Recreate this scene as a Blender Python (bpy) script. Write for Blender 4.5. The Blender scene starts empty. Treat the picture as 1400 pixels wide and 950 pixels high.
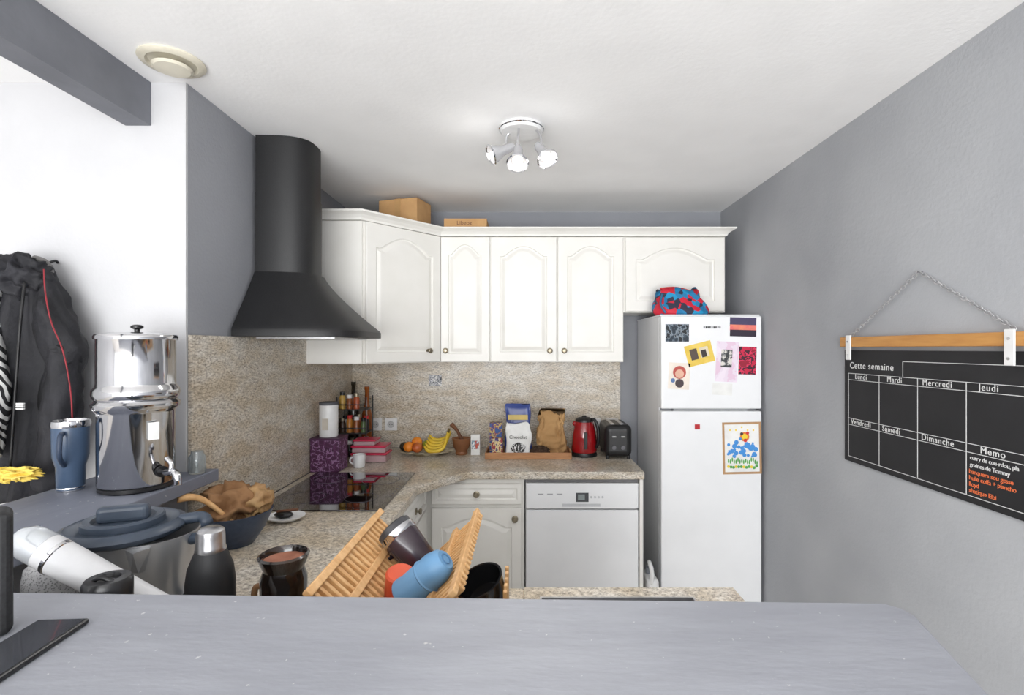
import bpy, bmesh, math, random
from mathutils import Vector, Matrix, noise
random.seed(4)
S=bpy.context.scene
COL=S.collection
try:
    S.view_settings.view_transform='Standard'
    S.view_settings.look='None'
    S.view_settings.exposure=0.24
except Exception: pass

# ---------------------------------------------------------------- materials
def s2l(c):
    return tuple(((v/255)/12.92 if v/255<=0.04045 else ((v/255+0.055)/1.055)**2.4) for v in c)+(1,)
MC={}
def M(name,c1,c2=None,scale=20,rough=0.5,metal=0.0,bump=0.0,bscale=None,detail=4,stretch=None,coat=0,emit=0,trans=0,lo=.35,hi=.65,voro=False):
    if name in MC: return MC[name]
    m=bpy.data.materials.new(name); m.use_nodes=True
    nt=m.node_tree; b=nt.nodes['Principled BSDF']
    if c2 is None: c2=tuple(max(0,v*0.95) for v in c1)
    tc=nt.nodes.new('ShaderNodeTexCoord'); mp=nt.nodes.new('ShaderNodeMapping')
    nt.links.new(tc.outputs['Object'],mp.inputs[0])
    if stretch: mp.inputs['Scale'].default_value=stretch
    if voro:
        n=nt.nodes.new('ShaderNodeTexVoronoi'); n.inputs['Scale'].default_value=scale; out=n.outputs['Distance']
    else:
        n=nt.nodes.new('ShaderNodeTexNoise'); n.inputs['Scale'].default_value=scale; n.inputs['Detail'].default_value=detail; out=n.outputs[0]
    nt.links.new(mp.outputs[0],n.inputs['Vector'])
    r=nt.nodes.new('ShaderNodeValToRGB')
    r.color_ramp.elements[0].position=lo; r.color_ramp.elements[1].position=hi
    r.color_ramp.elements[0].color=s2l(c1); r.color_ramp.elements[1].color=s2l(c2)
    nt.links.new(out,r.inputs[0]); nt.links.new(r.outputs[0],b.inputs['Base Color'])
    b.inputs['Roughness'].default_value=rough; b.inputs['Metallic'].default_value=metal
    if coat: b.inputs['Coat Weight'].default_value=coat
    if trans: b.inputs['Transmission Weight'].default_value=trans
    if emit:
        b.inputs['Emission Color'].default_value=s2l(c1); b.inputs['Emission Strength'].default_value=emit
    if bump:
        n2=nt.nodes.new('ShaderNodeTexNoise'); n2.inputs['Scale'].default_value=bscale or scale; n2.inputs['Detail'].default_value=5
        nt.links.new(mp.outputs[0],n2.inputs['Vector'])
        bp=nt.nodes.new('ShaderNodeBump'); bp.inputs['Strength'].default_value=bump; bp.inputs['Distance'].default_value=0.01
        nt.links.new(n2.outputs[0],bp.inputs['Height']); nt.links.new(bp.outputs[0],b.inputs['Normal'])
    MC[name]=m; return m

def multi(name,cols,scale=8,rough=.6,kind='noise',detail=2):
    if name in MC: return MC[name]
    m=bpy.data.materials.new(name); m.use_nodes=True
    nt=m.node_tree; b=nt.nodes['Principled BSDF']; b.inputs['Roughness'].default_value=rough
    tc=nt.nodes.new('ShaderNodeTexCoord')
    if kind=='voro':
        n=nt.nodes.new('ShaderNodeTexVoronoi'); n.inputs['Scale'].default_value=scale
        sp=nt.nodes.new('ShaderNodeSeparateColor'); nt.links.new(n.outputs['Color'],sp.inputs[0]); out=sp.outputs[0]
    else:
        n=nt.nodes.new('ShaderNodeTexNoise'); n.inputs['Scale'].default_value=scale; n.inputs['Detail'].default_value=detail; out=n.outputs[0]
    nt.links.new(tc.outputs['Object'],n.inputs[0])
    r=nt.nodes.new('ShaderNodeValToRGB'); r.color_ramp.interpolation='CONSTANT'
    k=len(cols)
    while len(r.color_ramp.elements)<k: r.color_ramp.elements.new(0.5)
    for i,c in enumerate(cols):
        p=(i/k) if kind=='voro' else (0.0 if i==0 else 0.36+0.28*i/k)
        r.color_ramp.elements[i].position=p; r.color_ramp.elements[i].color=s2l(c)
    nt.links.new(out,r.inputs[0])
    nt.links.new(r.outputs[0],b.inputs['Base Color'])
    MC[name]=m; return m

def granite():
    m=bpy.data.materials.new('granite'); m.use_nodes=True
    nt=m.node_tree; b=nt.nodes['Principled BSDF']
    tc=nt.nodes.new('ShaderNodeTexCoord'); mp=nt.nodes.new('ShaderNodeMapping')
    mp.inputs['Rotation'].default_value=(.5,.6,.4); mp.inputs['Scale'].default_value=(1,1,2.4)
    nt.links.new(tc.outputs['Object'],mp.inputs[0])
    n=nt.nodes.new('ShaderNodeTexNoise'); n.inputs['Scale'].default_value=78; n.inputs['Detail'].default_value=6; n.inputs['Roughness'].default_value=.8
    nt.links.new(mp.outputs[0],n.inputs['Vector'])
    r=nt.nodes.new('ShaderNodeValToRGB'); e=r.color_ramp.elements
    e[0].position=.35; e[0].color=s2l((100,92,86)); e[1].position=.62; e[1].color=s2l((248,243,235))
    x=e.new(.43); x.color=s2l((174,166,155)); x=e.new(.51); x.color=s2l((216,208,196))
    nt.links.new(n.outputs[0],r.inputs[0])
    n2=nt.nodes.new('ShaderNodeTexNoise'); n2.inputs['Scale'].default_value=8; n2.inputs['Detail'].default_value=6
    nt.links.new(mp.outputs[0],n2.inputs['Vector'])
    r2=nt.nodes.new('ShaderNodeValToRGB'); r2.color_ramp.elements[0].position=.38; r2.color_ramp.elements[1].position=.62
    r2.color_ramp.elements[0].color=s2l((248,248,247)); r2.color_ramp.elements[1].color=s2l((229,220,205))
    nt.links.new(n2.outputs[0],r2.inputs[0])
    mx=nt.nodes.new('ShaderNodeMix'); mx.data_type='RGBA'; mx.blend_type='MULTIPLY'; mx.inputs[0].default_value=1
    nt.links.new(r.outputs[0],mx.inputs[6]); nt.links.new(r2.outputs[0],mx.inputs[7]); nt.links.new(mx.outputs[2],b.inputs['Base Color'])
    b.inputs['Roughness'].default_value=.28
    return m
GRAN=granite()

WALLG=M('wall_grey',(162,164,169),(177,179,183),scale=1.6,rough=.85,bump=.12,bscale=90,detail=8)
WALLSH=M('wall_grey_shaded',(144,146,152),(156,158,164),scale=1.6,rough=.85,bump=.12,bscale=90,detail=8)  # same grey wall paint, darkened so the shade is in the colour
WALLW=M('wall_white',(200,200,202),(195,195,197),scale=3,rough=.9,bump=.08,bscale=60)
CEIL=M('ceiling_white',(246,246,246),(250,250,250),scale=5,rough=.95,bump=.08,bscale=60)
FLOOR=M('floor_tile',(228,223,216),(216,210,203),scale=4,rough=.5)
BEAM=M('beam_grey',(112,114,121),(122,124,131),scale=6,rough=.8,bump=.1,bscale=40)
def barpaint(name,c1,c2,stretch):
    m=M(name,c1,c2,scale=4,rough=.55,bump=.14,bscale=12,detail=9,stretch=stretch,lo=.3,hi=.7)
    nt=m.node_tree; b=nt.nodes['Principled BSDF']; prev=b.inputs['Base Color'].links[0].from_node.outputs[0]
    tc=nt.nodes.new('ShaderNodeTexCoord')
    for sc_,th,col,off in ((90,.71,(190,190,192),0),(34,.755,(200,198,197),5),(24,.77,(150,112,88),11)):
        mp=nt.nodes.new('ShaderNodeMapping'); mp.inputs['Location'].default_value=(off,off*.7,off*.3)
        nt.links.new(tc.outputs['Object'],mp.inputs[0])
        n=nt.nodes.new('ShaderNodeTexNoise'); n.inputs['Scale'].default_value=sc_; n.inputs['Detail'].default_value=3
        nt.links.new(mp.outputs[0],n.inputs[0])
        r=nt.nodes.new('ShaderNodeValToRGB'); r.color_ramp.elements[0].position=th; r.color_ramp.elements[1].position=th+.03
        r.color_ramp.elements[0].color=(0,0,0,1); r.color_ramp.elements[1].color=(1,1,1,1)
        nt.links.new(n.outputs[0],r.inputs[0])
        mx=nt.nodes.new('ShaderNodeMix'); mx.data_type='RGBA'; mx.inputs[7].default_value=s2l(col)
        nt.links.new(r.outputs[0],mx.inputs[0]); nt.links.new(prev,mx.inputs[6]); prev=mx.outputs[2]
    nt.links.new(prev,b.inputs['Base Color'])
    return m
BARM=barpaint('bar_paint',(142,144,152),(155,157,165),(1,3.5,3))
SHELFM=barpaint('shelf_paint',(114,118,131),(126,130,142),(3,1,3))
CAB=M('cabinet_cream',(237,235,229),(241,239,234),scale=6,rough=.38)
WHITE=M('appliance_white',(238,239,241),(242,243,245),scale=6,rough=.3)
WHITE2=M('plastic_white',(228,228,228),(236,236,236),rough=.35)
GAP=M('dark_gap',(60,60,62),(50,50,52),rough=.8)
BLACK=M('black_plastic',(20,20,22),(28,28,30),rough=.4)
HOODM=M('hood_black',(14,14,16),(30,30,32),scale=420,rough=.5,detail=2)
GLASSB=M('hob_glass',(10,8,12),(18,14,22),scale=3,rough=.04,coat=1)
STEEL=M('polished_steel',(215,215,217),(200,200,203),scale=4,rough=.10,metal=1)
STEELB=M('brushed_steel',(205,205,207),(188,188,190),scale=60,rough=.3,metal=1)
JUGM=M('jug_steel',(196,197,199),(176,177,180),scale=5,rough=.28,metal=.6)
CHROME=M('chrome',(225,225,228),(215,215,218),rough=.06,metal=1)
BRASS=M('aged_brass',(160,150,130),(130,122,105),scale=60,rough=.35,metal=.8)
SLATE=M('slate_blue_plastic',(56,66,80),(64,74,88),rough=.4)
TUMB=M('tumbler_blue',(60,78,102),(66,84,108),rough=.3)
RED=M('kettle_red',(160,16,24),(140,10,20),rough=.15,coat=.8)
BAMB=M('bamboo',(226,182,128),(208,158,102),scale=12,rough=.5,stretch=(1,6,6))
WOOD=M('wood_brown',(190,138,92),(166,114,72),scale=10,rough=.5,stretch=(1,8,8))
DWOOD=M('wood_dark',(120,76,48),(96,58,36),scale=14,rough=.5)
CARD=M('cardboard',(200,158,108),(188,146,98),scale=10,rough=.8)
PAPER=M('kraft_paper',(164,124,86),(134,96,62),scale=9,rough=.85,bump=.6,bscale=24)

# ---------------------------------------------------------------- helpers
def finish(name,bm,mat,parent=None,smooth=False,bevel=0,seg=2,sub=0):
    bmesh.ops.recalc_face_normals(bm,faces=bm.faces)
    me=bpy.data.meshes.new(name); bm.to_mesh(me); bm.free()
    o=bpy.data.objects.new(name,me); COL.objects.link(o)
    if mat: me.materials.append(mat)
    if smooth:
        for p in me.polygons: p.use_smooth=True
    if bevel:
        b=o.modifiers.new('bevel','BEVEL'); b.width=bevel; b.segments=seg; b.limit_method='ANGLE'; b.angle_limit=.6
    if sub:
        b=o.modifiers.new('sub','SUBSURF'); b.levels=sub; b.render_levels=sub
    if parent: o.parent=parent
    return o
def E(name,loc=(0,0,0)):
    o=bpy.data.objects.new(name,None); o.empty_display_size=.05; COL.objects.link(o); return o
def box(name,x0,x1,y0,y1,z0,z1,mat,parent=None,bevel=0,seg=2,R=None):
    bm=bmesh.new()
    vs=[bm.verts.new(v) for v in [(x0,y0,z0),(x1,y0,z0),(x1,y1,z0),(x0,y1,z0),(x0,y0,z1),(x1,y0,z1),(x1,y1,z1),(x0,y1,z1)]]
    for f in [(0,3,2,1),(4,5,6,7),(0,1,5,4),(1,2,6,5),(2,3,7,6),(3,0,4,7)]: bm.faces.new([vs[i] for i in f])
    if R is not None:
        c=Vector(((x0+x1)/2,(y0+y1)/2,(z0+z1)/2))
        for v in bm.verts: v.co=R@(v.co-c)+c
    return finish(name,bm,mat,parent,bevel=bevel,seg=seg)
def poly(name,pts,z0,z1,mat,parent=None,bevel=0,seg=2):
    bm=bmesh.new()
    a=[bm.verts.new((p[0],p[1],z0)) for p in pts]; b=[bm.verts.new((p[0],p[1],z1)) for p in pts]
    n=len(pts); bm.faces.new(a); bm.faces.new(b)
    for i in range(n): bm.faces.new([a[i],a[(i+1)%n],b[(i+1)%n],b[i]])
    return finish(name,bm,mat,parent,bevel=bevel,seg=seg)
def lathe(name,prof,loc,mat,parent=None,axis=None,n=40,smooth=True,sx=1,sy=1,sharp=True):
    bm=bmesh.new(); rings=[]
    for r,z in prof:
        if r<1e-5: rings.append([bm.verts.new((0,0,z))])
        else: rings.append([bm.verts.new((sx*r*math.cos(2*math.pi*i/n),sy*r*math.sin(2*math.pi*i/n),z)) for i in range(n)])
    for a,b in zip(rings,rings[1:]):
        if len(a)==1 and len(b)==1: continue
        for i in range(n):
            j=(i+1)%n
            if len(a)==1: bm.faces.new([a[0],b[i],b[j]])
            elif len(b)==1: bm.faces.new([a[i],a[j],b[0]])
            else: bm.faces.new([a[i],a[j],b[j],b[i]])
    Mx=Matrix.Translation(loc)
    if axis is not None: Mx=Mx@Vector((0,0,1)).rotation_difference(Vector(axis).normalized()).to_matrix().to_4x4()
    bm.transform(Mx)
    o=finish(name,bm,mat,parent,smooth=smooth)
    if sharp:
        es=o.modifiers.new('es','EDGE_SPLIT'); es.split_angle=math.radians(40)
    return o
def cyl(name,loc,r,h,mat,parent=None,axis=None,r2=None,n=32,b=.0):
    r2=r if r2 is None else r2
    if b: pr=[(0,0),(r-b,0),(r,b),(r2,h-b),(r2-b,h),(0,h)]
    else: pr=[(0,0),(r,0),(r2,h),(0,h)]
    return lathe(name,pr,loc,mat,parent,axis,n)
def tube(name,pts,r,mat,parent=None,rs=None,n=10,smoothp=True,crumple=0):
    pts=[Vector(p) for p in pts]
    if smoothp and len(pts)>2:
        q=[]; N=len(pts); q2=[]
        rr=rs or [r]*N
        for i in range(N-1):
            p0=pts[max(i-1,0)];p1=pts[i];p2=pts[i+1];p3=pts[min(i+2,N-1)]
            for k in range(6):
                t=k/6
                q.append(.5*((2*p1)+(-p0+p2)*t+(2*p0-5*p1+4*p2-p3)*t*t+(-p0+3*p1-3*p2+p3)*t**3)); q2.append(rr[i]*(1-t)+rr[i+1]*t)
        q.append(pts[-1]); q2.append(rr[-1]); pts=q; rs=q2
    if rs is None: rs=[r]*len(pts)
    bm=bmesh.new(); rings=[]; up=None
    for i,p in enumerate(pts):
        t=(pts[min(i+1,len(pts)-1)]-pts[max(i-1,0)]).normalized()
        if up is None:
            up=Vector((0,0,1)) if abs(t.z)<.9 else Vector((1,0,0))
        s=t.cross(up)
        if s.length<1e-4: s=t.cross(Vector((1,0,0)))
        s.normalize(); up=s.cross(t).normalized()
        ring=[]
        for k in range(n):
            a=2*math.pi*k/n
            c=1+(crumple*noise.noise(Vector((2*math.cos(a),2*math.sin(a),i*.35))) if crumple else 0)
            ring.append(bm.verts.new(p+rs[i]*c*(math.cos(a)*s+math.sin(a)*up)))
        rings.append(ring)
    for a,b in zip(rings,rings[1:]):
        for k in range(n): bm.faces.new([a[k],a[(k+1)%n],b[(k+1)%n],b[k]])
    bm.faces.new(rings[0]); bm.faces.new(rings[-1])
    return finish(name,bm,mat,parent,smooth=True)
def loft(name,rings,mat,parent=None,closed=True,cap=True,smooth=True,sub=0,Mx=None,split=None):
    bm=bmesh.new(); R=[[bm.verts.new(p) for p in r] for r in rings]; n=len(R[0])
    for a,b in zip(R,R[1:]):
        for i in range(n if closed else n-1):
            j=(i+1)%n; bm.faces.new([a[i],a[j],b[j],b[i]])
    if cap and closed: bm.faces.new(R[0]); bm.faces.new(R[-1])
    if Mx: bm.transform(Mx)
    o=finish(name,bm,mat,parent,smooth=smooth,sub=sub)
    if split:
        es=o.modifiers.new('es','EDGE_SPLIT'); es.split_angle=math.radians(split)
    return o
def blob(name,c,s,amp,freq,mat,parent=None,seed=0,sub=4,flat=None,smooth=True,ridged=False):
    bm=bmesh.new(); bmesh.ops.create_icosphere(bm,subdivisions=sub,radius=1)
    for v in bm.verts:
        p=v.co.copy(); q0=p*freq+Vector((seed*7.1,seed*3.3,seed))
        d=noise.noise(q0)
        if ridged: d=(.5-abs(noise.noise(q0))*2.2)+.35*(.4-abs(noise.noise(q0*2.3))*2)
        k=1+amp*d
        q=Vector((p.x*s[0],p.y*s[1],p.z*s[2]))*k
        v.co=q+Vector(c)
        if flat is not None and v.co.z<flat: v.co.z=flat
    return finish(name,bm,mat,parent,smooth=smooth)
def TM(x,y,z,rz=0): return Matrix.Translation((x,y,z))@Matrix.Rotation(rz,4,'Z')

def door(name,w,h,Mx,parent,mat=CAB,arch=.05,t=.02,fr=.05,panel=True):
    NT=25
    def outl(i,dep,a):
        W=w/2-fr-i; zb=fr+i; zt=h-fr-i-a
        pts=[(-W,dep,zb),(W,dep,zb)]
        for k in range(NT):
            u=k/(NT-1); x=W*(1-2*u)
            if a>0:
                q=min(max((u-.08)/.84,0),1); zz=zt+a*math.sin(math.pi*q)**1.0
            else: zz=zt
            pts.append((x,dep,zz))
        return pts
    def rect(i,dep):
        W=w/2-i; pts=[(-W,dep,i),(W,dep,i)]
        for k in range(NT): pts.append((W*(1-2*k/(NT-1)),dep,h-i))
        return pts
    L=[rect(0,0),rect(0,-t+.003),rect(.003,-t)]
    if panel:
        L+= [outl(0,-t,arch),outl(.003,-t+.008,arch),outl(.010,-t+.010,arch),outl(.028,-t+.0015,arch*.95),outl(.033,-t+.0005,arch*.93)]
    return loft(name,L,mat,parent,smooth=False,Mx=Mx)
def knob(x,y,z,parent,d=(0,-1,0),mat=BRASS):
    lathe('knob',[(0,0),(.017,0),(.017,.003),(.006,.006),(.006,.012),(.013,.016),(.015,.022),(.011,.027),(0,.029)],(x,y,z),mat,parent,axis=d,n=20)
def text(body,size,Mx,mat,parent,ext=.0004,name='lettering',sp=1.0):
    c=bpy.data.curves.new(name,'FONT'); c.body=body; c.size=size; c.extrude=ext; c.materials.append(mat); c.space_character=sp
    o=bpy.data.objects.new(name,c); o.matrix_world=Mx; COL.objects.link(o)
    if parent: o.parent=parent
    return o

# ---------------------------------------------------------------- room
XL,XR,YB,ZC=-1.134,1.283,3.35,2.45
box('floor',-3.4,XR+.1,-3,YB+.1,-.1,0,FLOOR)
box('ceiling',-3.4,XR+.1,-3,YB+.1,ZC,ZC+.1,CEIL)
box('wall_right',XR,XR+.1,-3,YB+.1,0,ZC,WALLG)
box('wall_back',XL-.1,XR,YB,YB+.1,0,ZC,WALLSH)
box('wall_left',XL-.1,XL,1.725,YB,0,ZC,WALLSH)
box('wall_front_left',-3.4,XL-.0005,1.715,1.7245,0,ZC,WALLW)
box('wall_side_room',-3.5,-3.4,-3,1.72,0,ZC,WALLW)
box('trim_ceiling_beam',-1.335,-1.25,-3,1.714,2.305,ZC-.0005,BEAM)
box('wall_half_left',-1.31,-1.15,.5,1.713,0,1.107,WALLSH)
box('wall_half_front',-1.31,.50,.56,.74,0,1.107,WALLSH)
bar=poly('bar_counter',[(-1.384,.42),(.50,.42),(.552,.60),(.606,.795),(.600,.815),(.582,.832),(-1.05,.873),(-1.384,.873)],1.107,1.147,BARM,bevel=.004)
poly('bar_shelf',[(-1.384,.8735),(-1.05,.8735),(-1.05,1.76),(XL+.013,1.76),(XL+.013,1.7145),(-1.384,1.7145)],1.107,1.147,SHELFM,bevel=.003)
box('trim_backsplash_left',XL+.0005,XL+.012,1.7255,YB-.013,.913,1.605,GRAN)
box('trim_backsplash_back',XL+.001,.625,YB-.012,YB-.0005,.913,1.477,GRAN)
box('wall_half_lining',-1.149,-1.136,.745,1.713,.0,1.1,WALLSH)

# ---------------------------------------------------------------- worktop
wt=E('granite_worktop')
poly('slab_main',[(XL+.013,YB-.013),(.63,YB-.013),(.63,2.68),(-.30,2.68),(-.50,2.40),(-.50,1.387),(0,1.387),(0,.745),(XL+.013,.745)],.872,.912,GRAN,wt,bevel=.006)
for k,(a,b,c,d) in enumerate([(0,.04,.745,1.387),(.44,.565,.745,1.387),(.04,.44,.745,.90),(.04,.44,1.33,1.387)]):
    box('slab_%d'%k,a,b,c,d,.872,.912,GRAN,wt)
sk=E('kitchen_sink')
box('basin_bottom',.04,.44,.90,1.33,.74,.75,STEELB,sk)
for a,b,c,d in [(.04,.045,.9,1.33),(.435,.44,.9,1.33),(.045,.435,.9,.905),(.045,.435,1.325,1.33)]:
    box('basin_side',a,b,c,d,.75,.915,STEELB,sk)

# ---------------------------------------------------------------- base cabinets
bc=E('base_cabinet')
box('carcass',-.53,0,2.722,YB-.02,.1,.871,CAB,bc)
box('plinth',-.53,.0,2.77,2.80,0,.1,GAP,bc)
box('end_panel',.608,.626,2.70,YB-.02,0,.871,CAB,bc)
door('drawer_front',.475,.108,TM(-.253,2.721,.735),bc,arch=0,fr=.022)
door('door',.475,.60,TM(-.253,2.721,.115),bc,arch=.05)
knob(-.253,2.70,.79,bc); knob(-.05,2.70,.66,bc)
lc=E('base_cabinet')
box('carcass',XL+.02,-.531,1.42,2.70,.1,.871,CAB,lc)
box('plinth',XL+.02,-.58,1.42,2.70,0,.1,GAP,lc)
rz=math.radians(90)
door('drawer_front',.50,.13,TM(-.529,2.42,.73,rz),lc,arch=0,fr=.025)
door('door',.50,.60,TM(-.529,2.42,.115,rz),lc)
door('door',.60,.74,TM(-.529,1.84,.115,rz),lc)
knob(-.508,2.40,.795,lc,d=(1,0,0)); knob(-.508,2.22,.66,lc,d=(1,0,0))
pc=E('base_cabinet')
box('carcass',XL+.02,.54,.78,1.36,.1,.73,CAB,pc)
box('carcass_top',XL+.02,.02,.78,1.36,.73,.871,CAB,pc)
box('carcass_top_end',.46,.54,.78,1.36,.73,.871,CAB,pc)
box('plinth',XL+.02,.52,.80,1.30,0,.1,GAP,pc)

# ---------------------------------------------------------------- dishwasher
dw=E('dishwasher')
box('body',.006,.604,2.74,YB-.05,.02,.865,WHITE,dw)
box('door_panel',.008,.602,2.705,2.74,.12,.705,WHITE,dw,bevel=.004)
box('control_panel',.008,.602,2.70,2.74,.712,.848,WHITE,dw,bevel=.006)
box('top_strip',.008,.602,2.715,2.74,.850,.866,M('strip_grey',(120,120,122)),dw)
box('handle_recess',.20,.40,2.698,2.701,.725,.740,M('recess_grey',(208,210,213)),dw,bevel=.001)
box('display',.272,.338,2.6975,2.7005,.750,.798,M('disp_frame',(70,72,76)),dw,bevel=.001)
box('display_inner',.282,.318,2.697,2.698,.760,.79,M('lcd',(140,150,150)),dw)
for i in range(4):
    cyl('button',(.352+i*.020,2.701,.775),.006,.004,M('btn',(205,207,210)),dw,axis=(0,-1,0),n=16)
for i in range(3):
    box('label',.07+i*.05,.10+i*.05,2.6990,2.7005,.79,.793,M('lbl',(120,120,125)),dw)
box('plinth',.02,.59,2.77,2.79,0,.12,WHITE,dw)

# ---------------------------------------------------------------- upper cabinets
uc=E('wall_cabinet')
poly('carcass',[(XL+.013,YB-.013),(XL+.013,2.65),(-.84,2.65),(-.50,3.04),(.587,3.04),(.587,YB-.013)],1.478,2.22,CAB,uc)
ang=math.atan2(.39,.34)
nx,ny=math.sin(ang),-math.cos(ang)
door('door_diagonal',.49,.735,TM(-.67+nx*.001,2.845+ny*.001,1.482,ang),uc,arch=.07,fr=.055)
for a,b in [(-.496,-.206),(-.202,.191),(.195,.585)]:
    door('door',b-a-.004,.735,TM((a+b)/2,3.039,1.482),uc,arch=.06,fr=.055 if b-a>.35 else .045)
door('end_panel',.29,.738,TM(-.982,2.6495,1.480),uc,panel=False,t=.012)
knob(-.555,2.96,1.545,uc,d=(nx,ny,0)); knob(-.465,3.018,1.545,uc); knob(.15,3.018,1.545,uc); knob(.235,3.018,1.545,uc)
box('fridge_cabinet_carcass',.5875,1.19,3.04,YB-.003,1.772,2.22,CAB,uc)
door('fridge_cabinet_door',.585,.435,TM(.889,3.039,1.778),uc,arch=.07,fr=.06)
def sweep(name,path,prof,mat,parent):
    P=[Vector(p) for p in path]; rings=[]
    for i,p in enumerate(P):
        d1=(P[i]-P[i-1]).normalized() if i>0 else None
        d2=(P[i+1]-P[i]).normalized() if i<len(P)-1 else None
        n1=Vector((d1.y,-d1.x)) if d1 else None; n2=Vector((d2.y,-d2.x)) if d2 else None
        if n1 is None: m=n2
        elif n2 is None: m=n1
        else: m=(n1+n2)/(1+n1.dot(n2))
        rings.append([(p.x+m.x*d,p.y+m.y*d,z) for d,z in prof])
    return loft(name,rings,mat,parent,smooth=False)
sweep('crown',[(XL+.014,2.637),(-.84,2.637),(-.495,3.02),(1.19,3.02),(1.19,YB-.003)],
 [(-.03,2.221),(.004,2.221),(.008,2.232),(.022,2.246),(.038,2.254),(.046,2.257),(.046,2.266),(-.03,2.266)],CAB,uc)

bx=E('cardboard_box')
RB=Matrix.Rotation(-.30,3,'Z')
box('body',-.835,-.585,2.965,3.135,2.2665,2.425,CARD,bx,R=RB,bevel=.002)
box('tape',-.73,-.69,2.963,3.137,2.268,2.4265,M('tape',(188,148,98)),bx,R=RB)
b2=E('flat_carton')
box('body',-.475,-.222,3.02,3.2,2.2665,2.325,CARD,b2,bevel=.002)
text('Libeoz',.034,Matrix.Translation((-.40,3.0185,2.288))@Matrix.Rotation(rz,4,'X'),DWOOD,b2)

# ---------------------------------------------------------------- hood
hd=E('range_hood')
def dring(w,d,z,e,cy=2.26,n=41):
    pts=[]
    for k in range(n):
        a=math.pi*k/(n-1); c=math.cos(a); s=max(math.sin(a),0)
        pts.append((XL+.014+(d*s**e if s>1e-6 else 0),cy-w/2*math.copysign(abs(c)**e,c),z))
    return pts
loft('chimney_upper',[dring(.256,.205,2.20,.66),dring(.256,.205,2.449,.66)],HOODM,hd,split=50)
loft('chimney',[dring(.26,.209,1.86,.66),dring(.26,.209,2.21,.66)],HOODM,hd,split=50)
R=[]
for k in range(15):
    t=k/14; s=t**1.25
    R.append(dring(.272+.333*(.75*t+.25*s),.221+.226*s,1.878-.240*t,.66-.14*t))
R.append(dring(.61,.452,1.630,.52)); R.append(dring(.61,.452,1.606,.52))
loft('canopy',R,HOODM,hd,split=28)
box('filter_panel',XL+.06,-.76,2.05,2.47,1.598,1.605,STEELB,hd)

# ---------------------------------------------------------------- hob
hb=E('induction_hob')
box('glass',-1.075,-.565,2.03,2.65,.9125,.918,GLASSB,hb,bevel=.002)
ringm=M('hob_mark',(90,84,96),rough=.3)
for (x,y,r) in [(-.95,2.2,.09),(-.70,2.2,.07),(-.95,2.5,.07),(-.70,2.5,.09)]:
    lathe('zone',[(r,.0),(r,.0006),(r-.002,.0006),(r-.002,0)],(x,y,.918),ringm,hb,n=48)
for i in range(6): box('touch_mark',-.585,-.578,2.22+i*.04,2.228+i*.04,.918,.9184,ringm,hb)

# ---------------------------------------------------------------- fridge
fr=E('refrigerator')
box('body',.735,1.265,2.80,YB-.02,.03,1.735,WHITE,fr,bevel=.004)
box('top_lid',.731,1.269,2.76,YB-.03,1.733,1.742,WHITE,fr,bevel=.003)
box('gasket',.742,1.258,2.785,2.80,.08,1.72,M('gasket',(150,152,156)),fr)
box('door_freezer',.731,1.269,2.735,2.785,1.236,1.733,WHITE,fr,bevel=.008,seg=3)
box('door_main',.731,1.269,2.735,2.785,.07,1.224,WHITE,fr,bevel=.008,seg=3)
box('handle_recess',.80,1.2,2.748,2.79,1.2245,1.2355,M('recess2',(150,152,155)),fr)
for x in (.78,1.22): cyl('foot',(x,2.84,0),.02,.03,BLACK,fr)
def pic(name,px0,px1,py0,py1,mat,rot=0,y=2.7335,par=None):
    X0=(px0-717)*y/700; X1=(px1-717)*y/700; Z1=1.56-(py0-476)*y/700; Z0=1.56-(py1-476)*y/700
    return box(name,X0,X1,y,y+.0014,Z0,Z1,mat,par,R=Matrix.Rotation(rot,3,'Y'))
PW=M('paper_white',(242,242,240),rough=.7)
pic('fridge_photo',910,942,443,467,multi('ph1',[(40,50,62),(70,84,98),(130,140,150),(30,34,40)],40))
e=E('fridge_postcard')
pic('sky',998,1034,434,446,M('sk1',(74,66,100)),.03,par=e); pic('glow',998,1034,444,452,M('sk2',(226,110,110),(240,150,110),scale=20),.03,y=2.733,par=e); pic('land',998,1034,451,460,M('sk3',(44,34,52)),.03,y=2.7325,par=e)
e=E('fridge_card')
pic('card',938,975,469,498,M('card_yellow',(224,190,70),(236,206,100),scale=20),-.25,par=e)
pic('figure',944,954,477,492,M('fig_dark',(84,70,62)),-.25,y=2.732,par=e); pic('figure',957,969,474,488,M('fig_light',(226,214,190)),-.25,y=2.732,par=e); pic('figure',959,966,478,488,M('fig_blk',(52,44,44)),-.25,y=2.731,par=e)
pic('fridge_card',979,1009,467,522,multi('ph4',[(238,226,238),(232,218,232),(228,200,220)],18),.05)
pic('fridge_photo',986,1001,478,502,multi('ph4b',[(60,60,64),(150,150,150),(220,215,210)],50),.05,y=2.732)
pic('fridge_photo',1010,1034,474,512,multi('ph5',[(150,20,50),(216,50,90),(60,20,40),(200,30,70)],26),.03)
e=E('fridge_drawing')
pic('sheet',914,943,496,532,M('sheet_cream',(242,232,220)),.06,par=e)
def disc(px,py,r,m,y,par,ax=1.0):
    lathe('shape',[(0,0),(r*y/700,0),(r*y/700,.0006),(0,.0006)],((px-717)*y/700,y,1.56-(py-476)*y/700),m,par,axis=(0,-1,0),n=16,sy=ax)
disc(929,509,9,M('dr_red',(190,80,70)),2.7328,e); disc(929,511,6,M('dr_skin',(232,184,160)),2.7321,e); disc(929,524,6,M('dr_dark',(70,56,60)),2.7328,e); disc(920,520,3,M('dr_blue',(90,120,170)),2.7328,e)
pic('fridge_note',974,1001,524,540,PW,.05)
dr=E('childs_drawing')
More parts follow.
